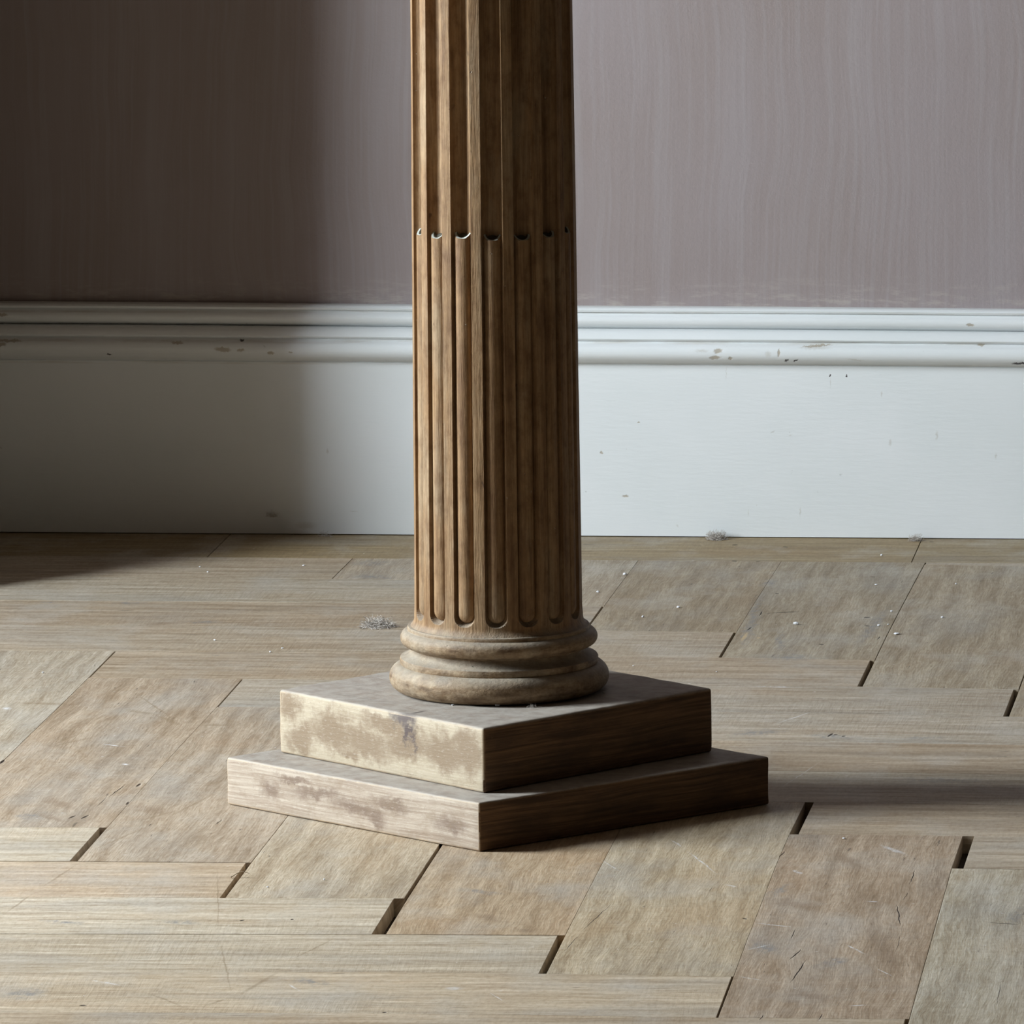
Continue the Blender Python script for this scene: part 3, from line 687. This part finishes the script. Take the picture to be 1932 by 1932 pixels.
# rods that fill the lower part of every flute: round in section, rounded foot, scooped pale top
def reed(idx):
    a = A0 + idx * STEP
    ca, sa = math.cos(a), math.sin(a)
    rr = .0083
    bm = bmesh.new(); rows = []
    ztop = ZR + random.uniform(-.0012, .0012)
    zl = [ZB + .0030 + rr * (1 - math.cos(math.radians(t))) for t in (4, 15, 28, 42, 56, 70, 84)]
    z = zl[-1] + .004
    while z < ztop - .022: zl.append(z); z += .009
    zl += [ztop - .0150, ztop - .0125, ztop]
    NS = 20
    for z in zl:
        q = rr
        dz = ZB + .0030 + rr - z
        if dz > 0: q = math.sqrt(max(rr * rr - dz * dz, 1e-9))
        if z == ztop: q = rr - .0003
        R = rad(z); cen_r = R - .0066
        row = []
        for s_ in range(NS):
            t = 2 * math.pi * s_ / NS
            ox = q * math.sin(t) * (R / .0746)
            oy = (.0062 * q / rr) * math.cos(t)
            wob = .00016 * noise.noise(Vector((idx * 7.3, t, z * 30)))
            rx = cen_r + oy + wob
            zz = z - (.0066 * (1 + math.cos(t)) if z == ztop else 0)
            row.append(bm.verts.new((AX + rx * ca - ox * sa, AY + rx * sa + ox * ca, zz)))
        rows.append(row)
    for p, q in zip(rows, rows[1:]):
        for i in range(NS):
            bm.faces.new((p[i], p[(i + 1) % NS], q[(i + 1) % NS], q[i]))
    bm.faces.new(rows[0][::-1])
    # scooped end: rim, hollow, floor of the hollow
    top = rows[-1]
    c = sum((v.co for v in top), Vector()) / NS
    inw = Vector((-ca, -sa, -.9)).normalized()
    inner = [bm.verts.new(c + (v.co - c) * .78 + inw * .0006) for v in top]
    deep = [bm.verts.new(c + (v.co - c) * .60 + inw * .0030) for v in top]
    for A_, B_, mi in ((top, inner, 1), (inner, deep, 2)):
        for i in range(NS):
            bm.faces.new((A_[i], A_[(i + 1) % NS], B_[(i + 1) % NS], B_[i])).material_index = mi
    bm.faces.new(deep).material_index = 2
    o = obj('reed', bm, [M_SHAFT, M_CRUST, M_HOLE], shaft, True)
    o.modifiers.new('edges', 'EDGE_SPLIT').split_angle = math.radians(40)
    return o
for i in range(NFL): reed(i)
# head of the pedestal, above the picture
bm = bmesh.new()
lathe(bm, [(.0690, ZTOP)] + arc(.0700, ZTOP + .007, .007, .007, -80, 80, 10) + [(.0700, ZTOP + .016), (.0700, ZTOP + .034), (.0740, ZTOP + .036)] + arc(.0740, ZTOP + .052, .018, .016, -60, 60, 10) + [(.0860, ZTOP + .068)])
box(bm, AX - .105, AX + .105, AY - .105, AY + .105, ZTOP + .068, ZTOP + .098)
cap = obj('capital', bm, M_TURN, ped, False)

# ------------------------------------------------------------------ dust and crumbs lying about
def tuft(loc, size, n, label, flat_=0.5, seed=0, group=None):
    rnd = random.Random(seed)
    bm = bmesh.new()
    for i in range(n):
        d = Vector((rnd.gauss(0, 1), rnd.gauss(0, .7), rnd.gauss(0, 1))).normalized()
        p = Vector((rnd.gauss(0, .36), rnd.gauss(0, .3), 0)) * size
        p.z = abs(rnd.gauss(0, .32)) * size * flat_
        v = d * size * .16; wdt = size * .010
        prev = None
        for s_ in range(6):
            side_ = v.cross(Vector((rnd.random(), rnd.random(), rnd.random()))).normalized() * wdt
            cur = (bm.verts.new(p - side_), bm.verts.new(p + side_), bm.verts.new(p + v.cross(side_).normalized() * wdt * 1.5))
            if prev:
                for a in range(3):
                    bm.faces.new((prev[a], prev[(a + 1) % 3], cur[(a + 1) % 3], cur[a]))
            prev = cur
            v = (v + Vector((rnd.gauss(0, 1), rnd.gauss(0, 1), rnd.gauss(0, 1) * flat_)) * size * .09)
            v = v.normalized() * size * .13
            if p.length > size: v = -p.normalized() * size * .12
            p = p + v
            p.z = max(p.z, size * .015)
            p.y = min(p.y, size * .6)
    o = obj('dust_tuft', bm, M_DUST)
    o.location = loc
    return tag(o, label, 'dust', group)
YB = 1.539
tuft((0.0500, YB - .009, 0), .0120, 520, 'round grey dust ball against the white baseboard right of the column', .75, 1)
tuft((0.2640, YB - .008, 0), .0095, 260, 'wispy pale dust tuft against the baseboard at the joint of the border boards', .75, 2)
tuft((-.2360, 0.945, 0), .0190, 420, 'long flat grey fluff on the floor just left of the upper torus', .28, 3)
tuft((-.3740, YB - .006, 0), .0100, 50, 'thin dark fluff at the foot of the baseboard where its shadow ends', .5, 4)
tuft((0.0400, -.071, .1000), .0060, 50, 'tiny lint wisp on the upper plinth in front of the lower torus', .5, 6)

tuft((0.1235, -.6620, -.0150), .0075, 70, 'white lint caught in the dark gap right of the frontmost long board', .9, 7)
tuft((-.0300, -.5020, -.0150), .0060, 50, 'white lint caught in the dark gap below the front corner of the plinth', .9, 8)
tuft((-.4324, YB - .0022, .0200), .0085, 90, 'dark fluff clinging to the shaded baseboard left of the column', .9, 9)

# a curled sliver of wood sticking out of a gap
bm = bmesh.new()
prev = None
for i in range(13):
    t = i / 12
    c = Vector((-.1850 + .0150 * t, -.3440 + .006 * t, .0006 + .0040 * math.sin(t * 2.6)))
    ww = .0009 * (1 - .8 * t) + .0001
    ring = [bm.verts.new(c + Vector((0, ww * math.cos(q), .6 * ww * math.sin(q)))) for q in (0, 1.57, 3.14, 4.71)]
    if prev:
        for a in range(4): bm.faces.new((prev[a], prev[(a + 1) % 4], ring[(a + 1) % 4], ring[a]))
    else: bm.faces.new(ring)
    prev = ring
bm.faces.new(prev[::-1])
tag(obj('wood_splinter', bm, flat('pale_split_wood', (.42, .33, .22)), smooth=True), 'thin curled wood splinter at the gap left of the plinth front edge', 'splinter')

def crumb(loc, s, seed):
    rnd = random.Random(seed)
    bm = bmesh.new()
    bmesh.ops.create_icosphere(bm, subdivisions=2, radius=1)
    k1 = Vector((rnd.uniform(.8, 1.5), rnd.uniform(.7, 1.5), rnd.uniform(.45, .8)))
    for v in bm.verts:
        q = 1 + .35 * noise.noise(v.co * 1.7 + Vector((seed, 0, 0)))
        v.co = Vector((v.co.x * k1.x, v.co.y * k1.y, v.co.z * k1.z)) * q * s
    zmin = min(v.co.z for v in bm.verts)
    for v in bm.verts: v.co.z -= zmin
    o = obj('plaster_crumb', bm, M_CRUMB)
    o.location = loc; o.rotation_euler = (0, 0, rnd.uniform(0, 6))
    return o
def loose(lst, label, group=None, z=0.0, i0=0):
    for i, (x, y, s) in enumerate(lst):
        tag(crumb((x, y, z), s, i0 + i * 3.7), label, 'crumb', group)
loose([(0.1822, 0.9784, .0021)], 'brightest white crumb on the board with the grey figure, right of the column', i0=1)
loose([(0.2871, 0.9259, .0021)], 'larger white crumb just right of the joint beside the grey-figured board', i0=2)
loose([(-0.0228, 1.2848, .0023)], 'flat white flake near the baseboard just right of the column shaft', i0=3)
loose([(0.3259, 1.2394, .0013)], 'small white crumb alone on the far right board near the baseboard', i0=4)
loose([(-0.0386, 1.1699, .0013), (0.0539, 1.0769, .0014), (0.0239, 1.0159, .0014), (0.2720, 1.0614, .0014), (0.3257, 1.0280, .0016), (0.2654, .9762, .0011), (0.2744, .9831, .0010), (0.235, 1.4251, .0014), (0.2437, 1.2319, .0012), (0.0446, .7259, .0010), (0.1287, .6970, .0010)],
      'tiny white plaster crumb on the floor right of the column', 'white crumbs right of the column', i0=20)
loose([(-0.4766, 1.3157, .0010), (-0.4626, 1.2810, .0010), (-0.3678, 1.3281, .0014)],
      'tiny white plaster crumb on the shaded floor near the baseboard left of the column', 'white crumbs in the shade', i0=60)
loose([(-0.5258, .6557, .0011), (-0.3218, .7866, .0012), (-0.3130, .8090, .0010), (-0.3877, .8525, .0011)],
      'tiny white plaster crumb on the lit boards left of the column', 'white crumbs left of the column', i0=80)
loose([(-0.1477, -.3840, .0009), (-0.1046, -.3494, .0010), (0.3178, -.1405, .0011)],
      'tiny white plaster crumb on the boards in front of the plinth', 'white crumbs before the plinth', i0=100)
loose([(0.0092, -.0665, .0022)], 'pale yellowish crumb on the upper plinth touching the front of the torus', z=.1001, i0=120)
loose([(-0.0303, -.0660, .0011)], 'tiny white crumb on the upper plinth left of the pale yellowish one', z=.1001, i0=121)
loose([(0.0950, 0.0050, .0014)], 'dark little crumb on the upper plinth at the right side of the torus', z=.1001, i0=122)
